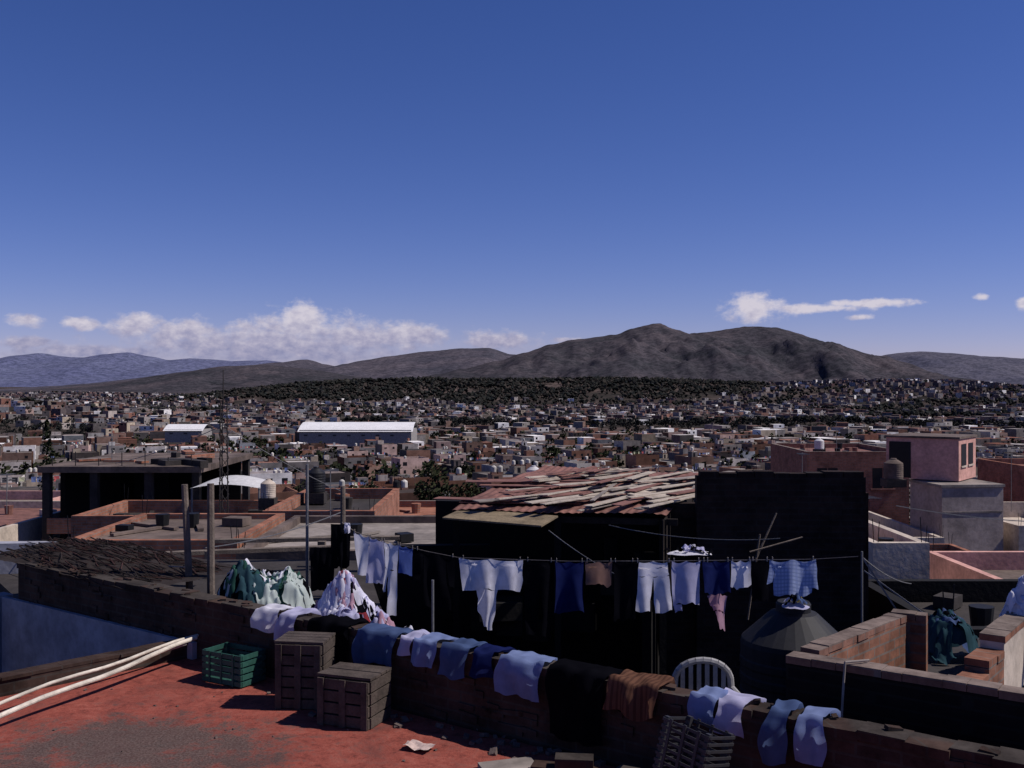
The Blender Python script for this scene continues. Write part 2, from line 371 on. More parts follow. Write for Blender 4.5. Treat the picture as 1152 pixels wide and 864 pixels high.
for i in range(-90,90):
    for j in range(-90,90):
        u=i*P+(i//3)*4.5; v=j*P*1.05+(j//2)*5.5
        x=u*ca-v*sa; y=u*sa+v*ca+350
        if not(58<y<760) or abs(x)>.62*y+12 or clear(x,y): continue
        nn=noise.noise(Vector((x/60,y/60,5)))
        x+=R.uniform(-1,1); y+=R.uniform(-1,1); z=g(x,y)
        if nn>.25 or R.random()<.07:
            for _ in range(2): smalltree(trees,x+R.uniform(-4,4),y+R.uniform(-4,4),z,R.uniform(5,9),0 if y<260 else 1,GREEN)
            continue
        h=R.choice([3,3.2,5.6,5.8,6,8.4]) if y>110 else R.choice([3,5.6,5.8])
        house(cityA,x,y,z,R.uniform(7,11),R.uniform(7,12),h,base+R.gauss(0,.08)+R.choice([0,math.pi/2]),(2 if y<170 else 1) if y<520 else 0)
        if R.random()<.18: smalltree(trees,x+6,y-6,z,R.uniform(5,9),0 if y<260 else 1,GREEN)
y=760.0
while y<4200:
    pitch=15+y*.0035; hw=.62*y; x=-hw
    while x<hw:
        xx=x+R.uniform(-6,6); yy=y+R.uniform(-7,7); z=g(xx,yy)
        forest=forestw(xx,yy)
        nn=noise.noise(Vector((xx/230,yy/230,9)))+.5*noise.noise(Vector((xx/70,yy/70,2)))
        right=math.exp(-((xx-950)/500)**2-((yy-2200)/800)**2)
        if forest>.5+.4*nn: pass
        elif nn>.14+.25*right:
            for _ in range(2): smalltree(treesfar,xx+R.uniform(-8,8),yy+R.uniform(-8,8),z,R.uniform(6,10),1 if yy<1100 else 2)
        elif R.random()<.85:
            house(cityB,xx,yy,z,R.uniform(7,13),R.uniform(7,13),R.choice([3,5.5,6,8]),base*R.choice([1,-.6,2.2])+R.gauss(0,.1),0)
            if R.random()<.3: smalltree(treesfar,xx+8,yy-8,z,R.uniform(6,9),1 if yy<1100 else 2)
        x+=pitch
    y+=pitch*1.15
cityA.build('town_houses',[m_city]); cityB.build('distant_houses',[m_city])
trees.build('town_trees',[m_leaf]); treesfar.build('distant_trees',[m_leaf])
fo=MB()
for _ in range(13000):
    x=R.uniform(-850,730); y=R.uniform(1800,2640)
    nn=noise.noise(Vector((x/120,y/160,4)))
    if forestw(x,y)<.45+.1*R.random()+.3*nn or noise.noise(Vector((x/60,y/90,14)))>.32: continue
    smalltree(fo,x,y,g(x,y),R.choice([6,8,9,10,12])*R.uniform(.8,1.1),2)
fo.build('forest',[m_leaf])

m_white=mat('white_sheet_metal',(.75,.74,.75),.1,.2,.6,0)
m_grey=mat('grey_concrete',(.30,.28,.27),.4,1.2)
m_glass=mat('dark_glass',(.05,.05,.055),.2,1,.3,0)
def factory(x0,x1,y,zt,h,dep,name='factory_shed'):
    mb=MB(); zb=zt-h
    w=(x1-x0)
    mb.box(((x0+x1)/2,y+dep/2,zb-1),(w,dep,h+4-2),m=1)
    def roof(u,v):
        return (x0-1+(w+2)*u,y-1+(dep+2)*v,zt-h*.62+h*.62*math.sin(v*math.pi)*1.0)
    mb.grid(roof,20,10,0)
    for k in range(int(w/9)): mb.box((x0+4+k*9,y-.06,zb+h*.1),(2.2,.1,1.0),m=2)
    return mb.build(name,[m_white,m_grey,m_glass],smooth=False)
factory(-133,-63,640,-24.5,8.5,40)
factory(-217,-194,640,-25.5,6,22)

# ------------------------------------------------------------------ near neighbour buildings (metres)
m_brick=brickmat('red_brick',(.36,.155,.10),(.27,.115,.075),(.22,.18,.16),1,.6)
m_brickdk=brickmat('shaded_brick',(.020,.013,.012),(.014,.010,.010),(.020,.017,.016),1)  # shaded copy of the brick: shade put into the base colour
m_adobe=brickmat('brown_brick',(.070,.043,.034),(.046,.031,.027),(.058,.048,.043),1,.8)  # brown brick, base colour lowered to deepen the wall's shade
m_conc=mat('weathered_concrete',(.25,.215,.195),.55,1.1)
m_conmd=mat('stained_concrete',(.14,.105,.09),.55,1.1)
m_concdk=mat('dark_concrete',(.040,.034,.033),.45,2)
m_cream=mat('cream_plaster',(.52,.44,.37),.3,1.2)
m_pink=mat('pink_plaster',(.60,.33,.28),.3,1.2)
m_tower=mat('grey_render',(.36,.30,.275),.4,.9)
m_plaster=mat('lavender_plaster',(.30,.30,.35),.4,1.3)
m_dark=mat('dark_opening',(.01,.01,.012),.3,2,.6,0)
m_shade=mat('shade_black_wall',(.007,.006,.006),.4,2)  # near-black base colour stands in for deep shade
m_rust=mat('rusty_metal',(.20,.095,.078),.5,3,.8)
m_wood=mat('grey_timber',(.15,.12,.10),.45,7)
m_woodlt=mat('bleached_plank',(.42,.36,.30),.4,6)
m_wooddk=mat('old_dark_timber',(.024,.017,.015),.45,8)
m_black=mat('black_plastic',(.014,.014,.017),.2,3,.5,0)
m_whitep=mat('white_plastic',(.60,.58,.58),.15,3,.4,0)
m_steel=mat('grey_steel',(.16,.16,.17),.3,5,.5,0)

def building(name,x0,x1,y0,y1,zt,zb,wall,roof,hp=.4,openings=(),rot=0):
    w,d=x1-x0,y1-y0; a,b_=w/2,d/2; mb=MB(); t=.16
    mb.box((0,-b_+t/2,(zt+zb)/2),(w,t,zt-zb),m=0); mb.box((0,b_-t/2,(zt+zb)/2),(w,t,zt-zb),m=0)
    mb.box((-a+t/2,0,(zt+zb)/2-.002),(t,d-2*t,zt-zb-.004),m=0); mb.box((a-t/2,0,(zt+zb)/2-.002),(t,d-2*t,zt-zb-.004),m=0)
    mb.box((0,0,zt-hp-.1),(w-2*t,d-2*t,.2),m=1)
    for k in range(R.choice([5,7,9])):
        x,y=R.uniform(-a+.4,a-.4),R.uniform(-b_+.4,b_-.4)
        q=R.random()
        if q<.5: mb.box((x,y,zt-hp+.1),(R.uniform(.15,.6),R.uniform(.15,.4),R.uniform(.08,.25)),R.uniform(0,3),m=R.choice([0,1,2]))
        elif q<.75: mb.tube((x,y,zt-hp),(x,y,zt-hp+.3),.12,.15,10,m=R.choice([1,2]))
        else: mb.box((x,y,zt-hp+.04),(R.uniform(.8,1.8),.12,.05),R.uniform(0,3),m=1)
    for sx in(-1,1):
        for sy in(-1,1):
            if R.random()<.6:
                for e in(-.04,.04): mb.tube((sx*(a-.08)+e,sy*(b_-.08),zt),(sx*(a-.08)+e*1.6,sy*(b_-.08),zt+R.uniform(.25,.5)),.008,n=4,m=2)
    for (fc,u,z,ww,wh) in openings:
        if fc=='f':
            mb.box((u,-b_-.004,z),(ww,.02,wh),m=2); mb.box((u,-b_-.05,z-wh/2-.05),(ww+.2,.12,.07),m=1); mb.box((u,-b_-.02,z),(.04,.03,wh),m=1)
        else:
            s_=1 if fc=='r' else -1
            mb.box((s_*(a+.004),u,z),(.02,ww,wh),m=2); mb.box((s_*(a+.05),u,z-wh/2-.05),(.12,ww+.2,.07),m=1)
    return mb.build(name,[wall,roof,m_dark],loc=((x0+x1)/2,(y0+y1)/2,0),rot=rot)
def slab_house(name,x0,x1,y0,y1,zt,zb,rot=0):
    w,d=x1-x0,y1-y0; mb=MB()
    mb.box((0,0,zt-.09),(w,d,.18),m=4)
    for x in (-w/2+.2,-w/6,w/6,w/2-.2):
        for y in (-d/2+.2,d/2-.2): mb.box((x,y,(zt-.18+zb)/2),(.22,.22,zt-.18-zb),m=1)
    mb.box((0,d/2-.5,(zt-.2+zb)/2),(w-.6,.15,zt-.2-zb),m=0)
    mb.box((-w/2+.3,.2,(zt-.2+zb)/2),(.15,d-1.6,zt-.2-zb),m=0)
    mb.box((0,-d/2+.1,zt-1.75),(w-.5,.12,.45),m=3)
    mb.box((-w*.2,d/2-.62,zt-1.0),(1.2,.05,1.0),m=2)
    for k in range(7): mb.tube((-w/2+.3+k*w/7,-d/2+.3,zt),(-w/2+.3+k*w/7,-d/2+.3,zt+R.uniform(.2,.5)),.015,n=4,m=1)
    for k in range(10): mb.box((R.uniform(-w/2,w/2)*.9,R.uniform(-d/2,d/2)*.9,zt+.06),(R.uniform(.2,1.4),R.uniform(.1,.5),R.uniform(.05,.22)),R.uniform(0,3),m=R.choice([1,3,0]))
    return mb.build(name,[m_shade,m_concdk,m_dark,m_brick,m_conmd],loc=((x0+x1)/2,(y0+y1)/2,0),rot=rot)

slab_house('unfinished_house',-13.9,-9.1,30,36,-2.42,-8)
building('brick_house',-11.2,-6.0,26,29.6,-3.35,-8,m_brick,m_concdk,.35,[('f',-1,-4.9,1,1)])
building('brick_house',-6.0,-3.3,24.6,30,-3.05,-8,m_brick,m_concdk,.3)
building('concrete_house',-8.3,-5.1,19,23.0,-2.9,-7,m_brick,m_conmd,.12)
building('concrete_house',-4.8,-.9,17.8,22.6,-2.9,-7,m_conmd,m_conc,.15)
building('brick_house',-4.2,-1.1,27,33,-3.75,-9,m_brick,m_brick,.2)
building('concrete_house',-12,-7.2,15,19.2,-2.95,-7,m_plaster,m_conmd,.3,rot=.05)
building('brick_house',-19,-14.5,28,36,-4.1,-9,m_cream,m_rust,.25,[('f',0,-5.4,1.2,1)])
building('concrete_house',-.6,5.2,24,31,-3.2,-9,m_concdk,m_rust,.25)
building('brick_house',5.2,10.5,36,44,-3.9,-11,m_brick,m_conc,.3,[('f',0,-5.2,1.2,1.0)])
building('cream_house',13.7,16.05,38,46,-5.7,-11,m_cream,m_cream,.9)
building('cream_house',8.2,13.6,39,48,-5.9,-11,m_pink,m_conc,.5,[('f',0,-7.3,1.2,1)])
tw=MB(); tw.box((0,0,-6.6),(2.5,2.4,5.3),m=0); tw.box((0,0,-3.90),(2.6,2.5,.10),m=1)
tw.box((.0,-1.21,-4.9),(2.4,.03,.06),m=1)
tw.build('concrete_tower',[m_tower,m_conc],loc=(17.5,40.4,0),rot=.12)
ph=MB(); ph.box((0,0,-2.98),(2.8,2.6,1.65),m=0); ph.box((0,0,-2.12),(2.9,2.7,.08),m=1)
ph.box((-.85,-1.306,-3.05),(.85,.03,1.45),m=2)
for q in(-.6,.45):
    ph.box((1.405,q,-2.80),(.03,.7,.85),m=2)
    ph.box((1.42,q,-3.27),(.06,.8,.06),m=3)
ph.build('pink_rooftop_house',[m_pink,m_conmd,m_dark,m_cream],loc=(17.15,41.9,0),rot=-.66)
building('brick_house',14.4,19.4,50,57,-3.3,-13,m_brick,m_rust,.25,[('f',-1.5,-4.6,1,1),('f',1.2,-4.6,1,1)])
building('white_house',19.3,24,39,47,-5.4,-12,m_cream,m_cream,.7,[('f',-1,-6.9,1.2,1)])
building('brick_house',9.6,14.6,27,34,-5.3,-10,m_brick,m_conmd,.4)
building('cream_house',6.7,7.75,19,23.5,-2.95,-8,m_cream,m_pink,.35)
building('brick_house',9.3,14.5,16.5,23,-3.75,-8,m_pink,m_conmd,.4)
building('brick_house',4.9,10,11.6,14.6,-2.78,-7,m_shade,m_concdk,.3)
building('brick_house',25,31,45,55,-4,-12,m_brick,m_rust,.3,[('f',0,-5.6,1.2,1)])
building('brick_house',-27,-20,38,48,-5,-12,m_pink,m_conmd,.4,[('f',0,-6.4,1.2,1)])
building('white_house',-22,-18.9,30,37,-4.7,-12,m_cream,m_cream,.3)

def tinaco(x,y,z,r,h,mt,name='water_tank',stand=True):
    mb=MB(); prof=[(r*.97,0),(r,.04*h)]
    for k in range(6):
        zz=h*(.1+.1*k); prof+=[(r,zz),(r*1.015,zz+.012*h),(r*1.015,zz+.05*h),(r,zz+.062*h)]
    prof+=[(r,h*.74),(r*.98,h*.77),(r*.45,h*.93),(r*.33,h*.94),(r*.33,h*.985),(r*.30,h),(0.001,h)]
    mb.lathe((0,0,0),prof,28)
    if stand: mb.box((0,0,-.16),(r*2.1,r*2.1,.3),m=1)
    return mb.build(name,[mt,m_concdk],loc=(x,y,z),smooth=False)
tinaco(-6.55,27.5,-3.05,.2,.5,m_cream); tinaco(-5.45,28.5,-3.0,.25,.7,m_black)
tinaco(.62,29.5,-2.85,.2,.5,m_whitep); tinaco(5.0,30.3,-3.2,.28,.7,m_black)
tinaco(14.9,40.0,-3.7,.36,.8,m_conmd); tinaco(15.6,52,-3.3,.24,.55,m_whitep); tinaco(9.3,30.4,-3.9,.35,1.0,m_cream)
cp=MB()
def cf(u,v): return (-1.0+2.0*u,-1+2*v,-.0+.28*(1-(2*u-1)**2)*(1-.6*(2*v-1)**2))
cp.grid(cf,12,10,0)
for x in(-.95,.95):
    for y in(-.95,.95): cp.tube((x,y,.02),(x,y,-2.4),.03,m=1)
cp.build('white_canopy',[cloth('white_canvas',(.8,.8,.82)),m_steel],loc=(-8.1,29.9,-2.95))

def tree(name,x,y,z0,zt,r,dens=26,cols=GREEN,cy=False):
    mb=MB(); h=zt-z0
    mb.tube((0,0,0),(.1,0,h*.6),h*.03,h*.014,8,m=1,col=(.07,.05,.04))
    if cy:
        for k in range(26):
            t=k/25; rr=r*math.sin(math.pi*min(1,.15+.85*t))**.7
            leafclump(mb,(R.uniform(-.15,.15)*r,R.uniform(-.15,.15)*r,h*(.12+.86*t)),max(.15,rr*R.uniform(.8,1.1)),34,.16,cols,1.2)
    else:
        for k in range(22):
            a=R.uniform(0,6.28); q=R.uniform(.1,.8)*r; zz=h*R.uniform(.5,.92); q*=1.15-abs(zz/h-.68)*2
            p=(math.cos(a)*q,math.sin(a)*q,zz); mb.tube((.05,0,h*R.uniform(.35,.55)),p,h*.008,h*.003,5,m=1,col=(.07,.05,.04))
            leafclump(mb,p,r*R.uniform(.22,.42),dens*3,.11,cols)
    return mb.build(name,[m_leaf,m_leaf],loc=(x,y,z0))
tree('cypress_tree',-36.3,80,-17,-2.7,.75,cy=True)
tree('broadleaf_tree',-4.0,52,-12,-3.7,1.5)
tree('broadleaf_tree',-2.6,60,-14,-5.2,1.6)
tree('broadleaf_tree',24.5,60,-14,-3.2,2.0)

# ------------------------------------------------------------------ our terrace
FL=-2.5
m_red,nt,b=newmat('worn_red_roof_paint'); t=N(nt,'ShaderNodeTexCoord').outputs['Object']
n1=noi(nt,t,1.3,8,.72,.6); n2=noi(nt,t,11,7,.78); n3=noi(nt,t,60,3,.7)
c=ramp(nt,n2,[(.34,(.10,.028,.023)),(.5,(.235,.058,.042)),(.66,(.30,.095,.07))])
def MM(nt,op,a,b_=None):
    n=N(nt,'ShaderNodeMath',operation=op)
    for i,v in enumerate((a,b_)):
        if v is None: continue
        if hasattr(v,'node'): nt.links.new(v,n.inputs[i])
        else: n.inputs[i].default_value=v
    return n.outputs[0]
sb=N(nt,'ShaderNodeVectorMath',operation='SUBTRACT'); nt.links.new(t,sb.inputs[0]); sb.inputs[1].default_value=(-2.65,7.08,FL)
sm=N(nt,'ShaderNodeVectorMath',operation='MULTIPLY'); nt.links.new(sb.outputs[0],sm.inputs[0]); sm.inputs[1].default_value=(.85,1.4,1)
ln=N(nt,'ShaderNodeVectorMath',operation='LENGTH'); nt.links.new(sm.outputs[0],ln.inputs[0])
st=MM(nt,'ADD',MM(nt,'SUBTRACT',1.08,ln.outputs['Value']),MM(nt,'MULTIPLY',MM(nt,'SUBTRACT',n1,.5),2.8))
st=MM(nt,'ADD',st,MM(nt,'MULTIPLY',MM(nt,'SUBTRACT',n2,.5),2.4))
stain=ramp(nt,st,[(.08,(0,0,0)),(.55,(.88,.88,.88))])
c=mixc(nt,c,ramp(nt,n3,[(.35,(.026,.022,.021)),(.65,(.12,.10,.09))]),stain)
g2=ramp(nt,MM(nt,'ADD',MM(nt,'MULTIPLY',n1,.6),MM(nt,'MULTIPLY',n2,.4)),[(.51,(0,0,0)),(.63,(.7,.7,.7))])
c=mixc(nt,c,(.06,.032,.03),g2)
nt.links.new(c,b.inputs['Base Color']); b.inputs['Roughness'].default_value=.9; b.inputs['Specular IOR Level'].default_value=.15; bump(nt,b,n2,.5,.03)
rf=MB()
poly=[(-2.95,9.45),(-4.05,8.28),(-7,5.2),(-7,-4),(6,-4),(6,2.74),(2.56,5.28),(-2.8,9.27)]
tp=[(x,y,FL) for x,y in poly]; rf.face(tp[::-1],0)
for k in range(len(poly)):
    a=poly[k]; b_=poly[(k+1)%len(poly)]
    rf.face([(a[0],a[1],FL),(b_[0],b_[1],FL),(b_[0],b_[1],-7),(a[0],a[1],-7)],1)
rf.build('terrace_roof',[m_red,m_plaster])
kb=MB(); dx,dy=(-2.92+7.02),(9.5-5.28); L=math.hypot(dx,dy); ka=math.atan2(dy,dx)
kb.box((L/2,0.05,FL+.03),(L,.14,.20),m=0)
for k in range(24): kb.box((L*(k+.5)/24,.05+R.uniform(-.008,.008),FL+.143),(L/24-.002,.16,.025),R.uniform(-.006,.006),m=0)
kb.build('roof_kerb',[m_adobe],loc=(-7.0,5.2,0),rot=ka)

ORI=(-5.4,11.2,0); WA=math.atan2(-.594,.804); ZT=-1.95
def WL(s,y,z):
    return Vector((ORI[0]+math.cos(WA)*s-math.sin(WA)*y, ORI[1]+math.sin(WA)*s+math.cos(WA)*y, z))
lw=MB()
lw.box((6.0,.09,(ZT-.05-6.5)/2),(12.0,.18,6.5-.05+ZT),m=0)
s=0
while s<12:
    w_=R.uniform(.16,.26); lw.box((s+w_/2,.09+R.uniform(-.01,.01),ZT-.026+R.uniform(-.012,.006)),(w_+.006,.2+R.uniform(-.02,.02),.055),R.uniform(-.03,.03),m=0,tilt=(R.uniform(-.05,.05),R.uniform(-.03,.03))); s+=w_
for k in range(110):
    ss=R.uniform(0,12); lw.box((ss,-.004,R.uniform(-2.45,-2.02)),(R.uniform(.05,.22),.022,R.uniform(.03,.07)),m=0,tilt=(0,R.uniform(-.1,.1)))
for k in range(60):
    lw.box((R.uniform(0,12),R.uniform(.03,.15),ZT+.006),(R.uniform(.03,.10),R.uniform(.03,.07),R.uniform(.01,.025)),R.uniform(0,3),m=0,tilt=(R.uniform(-.2,.2),R.uniform(-.2,.2)))
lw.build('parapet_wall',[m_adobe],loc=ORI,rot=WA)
pw=MB(); pw.box((1.45,-.03,-4.15),(3.4,.05,3.6),m=0); pw.box((-.4,-.7,-4.2),(.2,1.6,3.7),m=0)
pw.build('plastered_wall',[m_plaster],loc=ORI,rot=WA)
wl=MB(); wl.box((0,0,-3.6),(2.2,.15,3.0),m=0); wl.build('white_wall',[m_plaster],loc=(-7.4,13.4,0),rot=.2)

rb=MB()
q=[WL(-.2,.19,-2.5),WL(5.6,.19,-2.5),Vector((-1.75,12.9,-2.5)),Vector((-2.2,14.5,-2.5)),Vector((-7.8,14.8,-2.5))]
rb.face(q,0)
for k in range(5):
    a=q[k]; b_=q[(k+1)%5]; rb.face([a,(a.x,a.y,-7),(b_.x,b_.y,-7),b_],0)
rb.build('neighbour_roof',[m_concdk])
yd=MB(); yd.box((2,9.7,-4.6),(9.5,9.5,.2),m=0); yd.build('yard_floor',[m_shade])
pt=MB(); pt.box((0,0,-3.7),(2.6,1.2,1.8),m=0); pt.build('patio_platform',[m_concdk],loc=(1.35,7.35,0),rot=WA)

hp=MB()
def heapz(s0,yy):
    return ZT-.05+interp(s0,[(-.6,.13),(.2,.17),(.8,.13),(1.6,.05),(2.3,.0)])*math.sin(min(3.14,max(0,(yy+.1)/1.6*3.14)))**.7+.03*noise.noise(Vector((s0*4,yy*4,1)))
for k in range(480):
    s0=R.uniform(-.5,2.0); yy=R.uniform(.06,1.3)
    p=WL(s0,yy,heapz(s0,yy)+R.uniform(-.012,.012)); Lh=R.uniform(.12,.5); ang=WA+R.gauss(0,.25); mi=R.choice([0,0,1,2,1])
    d_=Vector((math.cos(ang),math.sin(ang),R.gauss(-.09,.04)))*Lh/2
    hp.tube(p-d_,p+d_,R.uniform(.004,.011),R.uniform(.003,.007),5,m=mi)
hp.grid(lambda u,v: WL(-.6+2.8*u,-.02+1.5*v,heapz(-.6+2.8*u,-.02+1.5*v)-.005),40,18,0)
hp.build('brushwood_heap',[m_wooddk,mat('reddish_stick',(.050,.022,.018),.5,5),mat('brown_timber',(.036,.024,.02),.4,8)])

def post(name,x,y,z0,z1,r,mt=m_wood,lean=(0,0),n=8):
    mb=MB(); k=5
    for i in range(k):
        a=i/k; b_=(i+1)/k
        mb.tube((lean[0]*a,lean[1]*a,z0+(z1-z0)*a),(lean[0]*b_,lean[1]*b_,z0+(z1-z0)*b_),r*(1-.15*a),r*(1-.15*b_),n)
    return mb.build(name,[mt],loc=(x,y,0))
post('wooden_post',-3.32,10.6,-2.5,-1.04,.040,lean=(-.07,0))
post('wooden_post',-3.10,10.55,-2.5,-1.03,.043,lean=(-.02,.05))
post('metal_pole',-2.42,12.1,-2.5,-.95,.02,m_steel)
post('metal_pole',-.72,9.3,-3.4,-1.78,.014,m_steel)
am=MB()
for k in range(3):
    a=k*2.094; am.tube((.16*math.cos(a),.16*math.sin(a),-8),(.09*math.cos(a),.09*math.sin(a),-.4),.02,.015,5)
z=-7.8
while z<-.7:
    for k in range(3):
        a=k*2.094; b_=a+2.094; am.tube((.14*math.cos(a),.14*math.sin(a),z),(.14*math.cos(b_),.14*math.sin(b_),z+.3),.009,n=4,caps=False)
    z+=.3
am.tube((0,0,-.5),(0,0,.35),.018,.01,5)
for k in range(5): am.tube((-.3+.03*k,0,-.0-.1*k),(.3-.03*k,.08,-.0-.1*k),.008,n=4)
am.build('antenna_mast',[m_concdk],loc=(-7.05,25.0,0))
def tvant(x,y,z,h,name='tv_antenna'):
    mb=MB(); mb.tube((0,0,0),(0,0,h),.012,n=5); mb.tube((-.05,-.35,h-.05),(.05,.35,h-.05),.008,n=4)
    for k in range(7): mb.tube((-.22+.015*k,-.32+.1*k,h-.05),(.22-.015*k,-.3+.1*k,h-.05),.005,n=4)
    mb.build(name,[m_steel],loc=(x,y,z))
for a in ((-8.6,31,-2.4,1.0),(-12.5,32,-2.4,1.3),(-3.9,22,-2.9,1.1),(10.2,36,-3.9,1.5),(16,50.5,-3.3,1.5),(19.5,40,-5,2.2),(4,28,-3.2,1.0),(-5,25,-3.0,1.3),(-14.8,30,-3.8,1.2),(6.9,20,-2.95,.8)): tvant(*a)

# ------------------------------------------------------------------ tin-roofed shed
sh=MB()
FLc,FRc,BRc,BLc=Vector((-.78,13.3,-1.64)),Vector((1.95,12.8,-1.64)),Vector((3.25,16.9,-1.50)),Vector((.55,17.5,-1.40))
def tin(u,v):
    p=(FLc*(1-u)+FRc*u)*(1-v)+(BLc*(1-u)+BRc*u)*v
    p=p.copy(); p.z+=.006*math.sin(u*2*math.pi*26)+.06*noise.noise(Vector((u*4,v*4,3)))+.05*math.sin(v*3.1)+(.012 if int(u*5+int(v*2)*.5)%2 else 0); return p
sh.grid(tin,156,14,0)
sh.box((.66,13.15,-1.74),(2.9,.06,.08),-.18,m=1)
for u in(0.02,.5,.98):
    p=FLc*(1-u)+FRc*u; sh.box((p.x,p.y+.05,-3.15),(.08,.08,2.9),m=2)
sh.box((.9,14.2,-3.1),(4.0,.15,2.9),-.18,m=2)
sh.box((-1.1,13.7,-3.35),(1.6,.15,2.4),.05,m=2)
for k in range(34):
    u=k/33; p=FRc*(1-u)+BRc*u; hh=R.uniform(.9,1.15)
    sh.box((p.x-.06,p.y,p.z-.06-hh/2),(.02,.105,hh),-.30,m=R.choice([1,4,1]),tilt=(R.gauss(0,.03),0))
sh.box((2.3,14.9,-3.7),(.12,4,1.9),-.3,m=2)
for k in range(12):
    sh.box((R.uniform(-.5,2),R.uniform(12.9,13.9),R.uniform(-3.2,-2.2)),(R.uniform(.1,.6),R.uniform(.1,.3),R.uniform(.1,.5)),R.uniform(-.5,.5),m=2)
sh.build('tin_roof_shed',[m_rust,m_wooddk,m_shade,m_woodlt,m_wooddk])
bd=MB()
for k in range(64):
    u=R.uniform(.22,1.02); v=R.uniform(.05,.8); p=tin(u,v); L_=R.uniform(.8,2.4)
    bd.box((p[0],p[1],p[2]+.03+R.uniform(0,.05)),(L_,R.uniform(.05,.16),.012),math.atan2(3.2,2.4)+R.gauss(0,.16),m=R.choice([0,0,0,1,2,2]),tilt=(R.gauss(0,.07),R.gauss(0,.010)))
for k in range(8):
    p=tin(R.uniform(.0,.5),R.uniform(0,.5)); bd.box((p[0],p[1],p[2]+.03),(R.uniform(.8,1.6),.25,.012),R.uniform(-.3,.1),m=2)
bd.build('loose_planks',[m_woodlt,m_conc,m_rust])
sg=MB(); sg.box((-.15,12.9,-1.68),(1.35,.55,.02),-.42,m=0,tilt=(.1,.02)); sg.build('roof_sheet',[mat('yellowed_sheet',(.20,.155,.10),.5,4)])

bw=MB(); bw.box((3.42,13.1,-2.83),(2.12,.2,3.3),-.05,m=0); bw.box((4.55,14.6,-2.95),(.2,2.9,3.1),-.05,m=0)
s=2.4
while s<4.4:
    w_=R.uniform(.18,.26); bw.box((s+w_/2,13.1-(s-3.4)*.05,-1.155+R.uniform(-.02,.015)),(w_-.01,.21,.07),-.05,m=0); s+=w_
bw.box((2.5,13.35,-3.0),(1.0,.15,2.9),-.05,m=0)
bw.build('brick_wall',[brickmat('shade_dark_brick',(.040,.025,.021),(.026,.018,.016),(.035,.028,.026),1,.8)])  # base colour carries the shadow on this wall's face
dp=MB(); dp.tube((3.0,12.6,-2.15),(3.28,12.7,-1.6),.016,.010,6); dp.tube((2.9,12.5,-2.05),(3.6,12.7,-1.9),.010,n=6); dp.tube((2.9,12.6,-2.9),(3.05,12.6,-1.85),.012,n=6)
dp.build('scrap_poles',[m_wood])

# ------------------------------------------------------------------ clothesline
A0,A1=(-1.99,12.0),(3.21,9.5); LL=math.hypot(5.2,2.5)
ZL=[(0,-1.62),(.03,-1.72),(.1,-1.80),(.2,-1.88),(.27,-1.92),(.5,-1.86),(.7,-1.77),(.86,-1.69),(.93,-1.655),(1,-1.60)]
nrm=Vector((-2.5,-5.2,0)).normalized()
def lp(t): return Vector((A0[0]+5.2*t,A0[1]-2.5*t,interp(t,ZL)))
cl_=MB()
for k in range(60): cl_.tube(lp(k/60),lp((k+1)/60),.004,n=5,caps=False)
cl_.build('clothesline',[m_conc])
post('wooden_post',-1.99,12.05,-2.6,-1.2,.035); post('metal_pole',3.24,9.48,-4.5,-1.55,.012,m_steel)
CM={'white':cloth('white_cotton',(.78,.77,.88)),'lav':cloth('lavender_cotton',(.52,.51,.72)),'navy':cloth('navy_cotton',(.015,.022,.10)),
 'blue':cloth('blue_cotton',(.10,.15,.42)),'black':cloth('black_cotton',(.006,.006,.009)),'brown':cloth('brown_cotton',(.22,.13,.11)),
 'pink':cloth('pink_cotton',(.50,.30,.38)),'plaid':cloth('plaid_cotton',(.42,.50,.74),(.30,.37,.62),True),'denim':cloth('denim',(.08,.12,.25)),
 'ltden':cloth('light_denim',(.22,.28,.50)),'rust':cloth('rust_cotton',(.18,.09,.06),(.11,.055,.04)),'red':cloth('red_cotton',(.26,.04,.05)),
 'green':cloth('green_tarpaulin',(.035,.10,.08)),'teal':cloth('teal_cloth',(.04,.09,.115)),'yellow':cloth('yellow_cotton',(.55,.45,.12)),'paleg':cloth('pale_tarpaulin',(.55,.62,.60))}
gs=[0]
def garment(name,t0,t1,patches,mt):
    """patches: (xl_top,xr_top,xl_bot,xr_bot,d_top,d_bot), x in 0..1 of the width, d in metres"""
    gs[0]+=1; sd=gs[0]*3.7; mb=MB(); w=(t1-t0)
    for (a,b_,c_,e,d0,d1) in patches:
        def fn(u,v):
            x=(a+(b_-a)*u)*(1-v)+(c_+(e-c_)*u)*v; d_=d0+(d1-d0)*v
            x+=.03*noise.noise(Vector((sd,d_*7,x*2)))*min(1,d_/.1)
            p=lp(min(1,max(0,t0+w*x))).copy()
            sagg=.022*math.sin(math.pi*((x*2)%1.0)) if d_<.06 else 0
            amp=.014+.08*min(1,d_/.5)
            rip=amp*(noise.noise(Vector((x*w*LL*7+sd,d_*1.6,sd)))*1.4+.5*math.sin(x*w*LL*22+sd+d_*2))
            p+=nrm*rip; p.z-=d_+sagg+.03*noise.noise(Vector((x*5+sd,v*3,0)))*min(1,d_/.1); p+=nrm*.01
            return p
        mb.grid(fn,16,16)
    for x in (.06,.94):
        p=lp(t0+w*x); mb.box((p.x,p.y,p.z+.005),(.008,.014,.045),m=1)
    o=mb.build(name,[mt,m_woodlt],smooth=True); return o
shirt=lambda h:[(.22,.78,.2,.8,0,h),(.0,.22,-.02,.14,.0,h*.55),(.78,1,.86,1.02,.0,h*.55)]
pants=lambda h:[(.1,.9,.06,.94,0,h*.3),(.06,.5,.0,.40,h*.3,h),(.5,.94,.60,1.0,h*.3,h)]
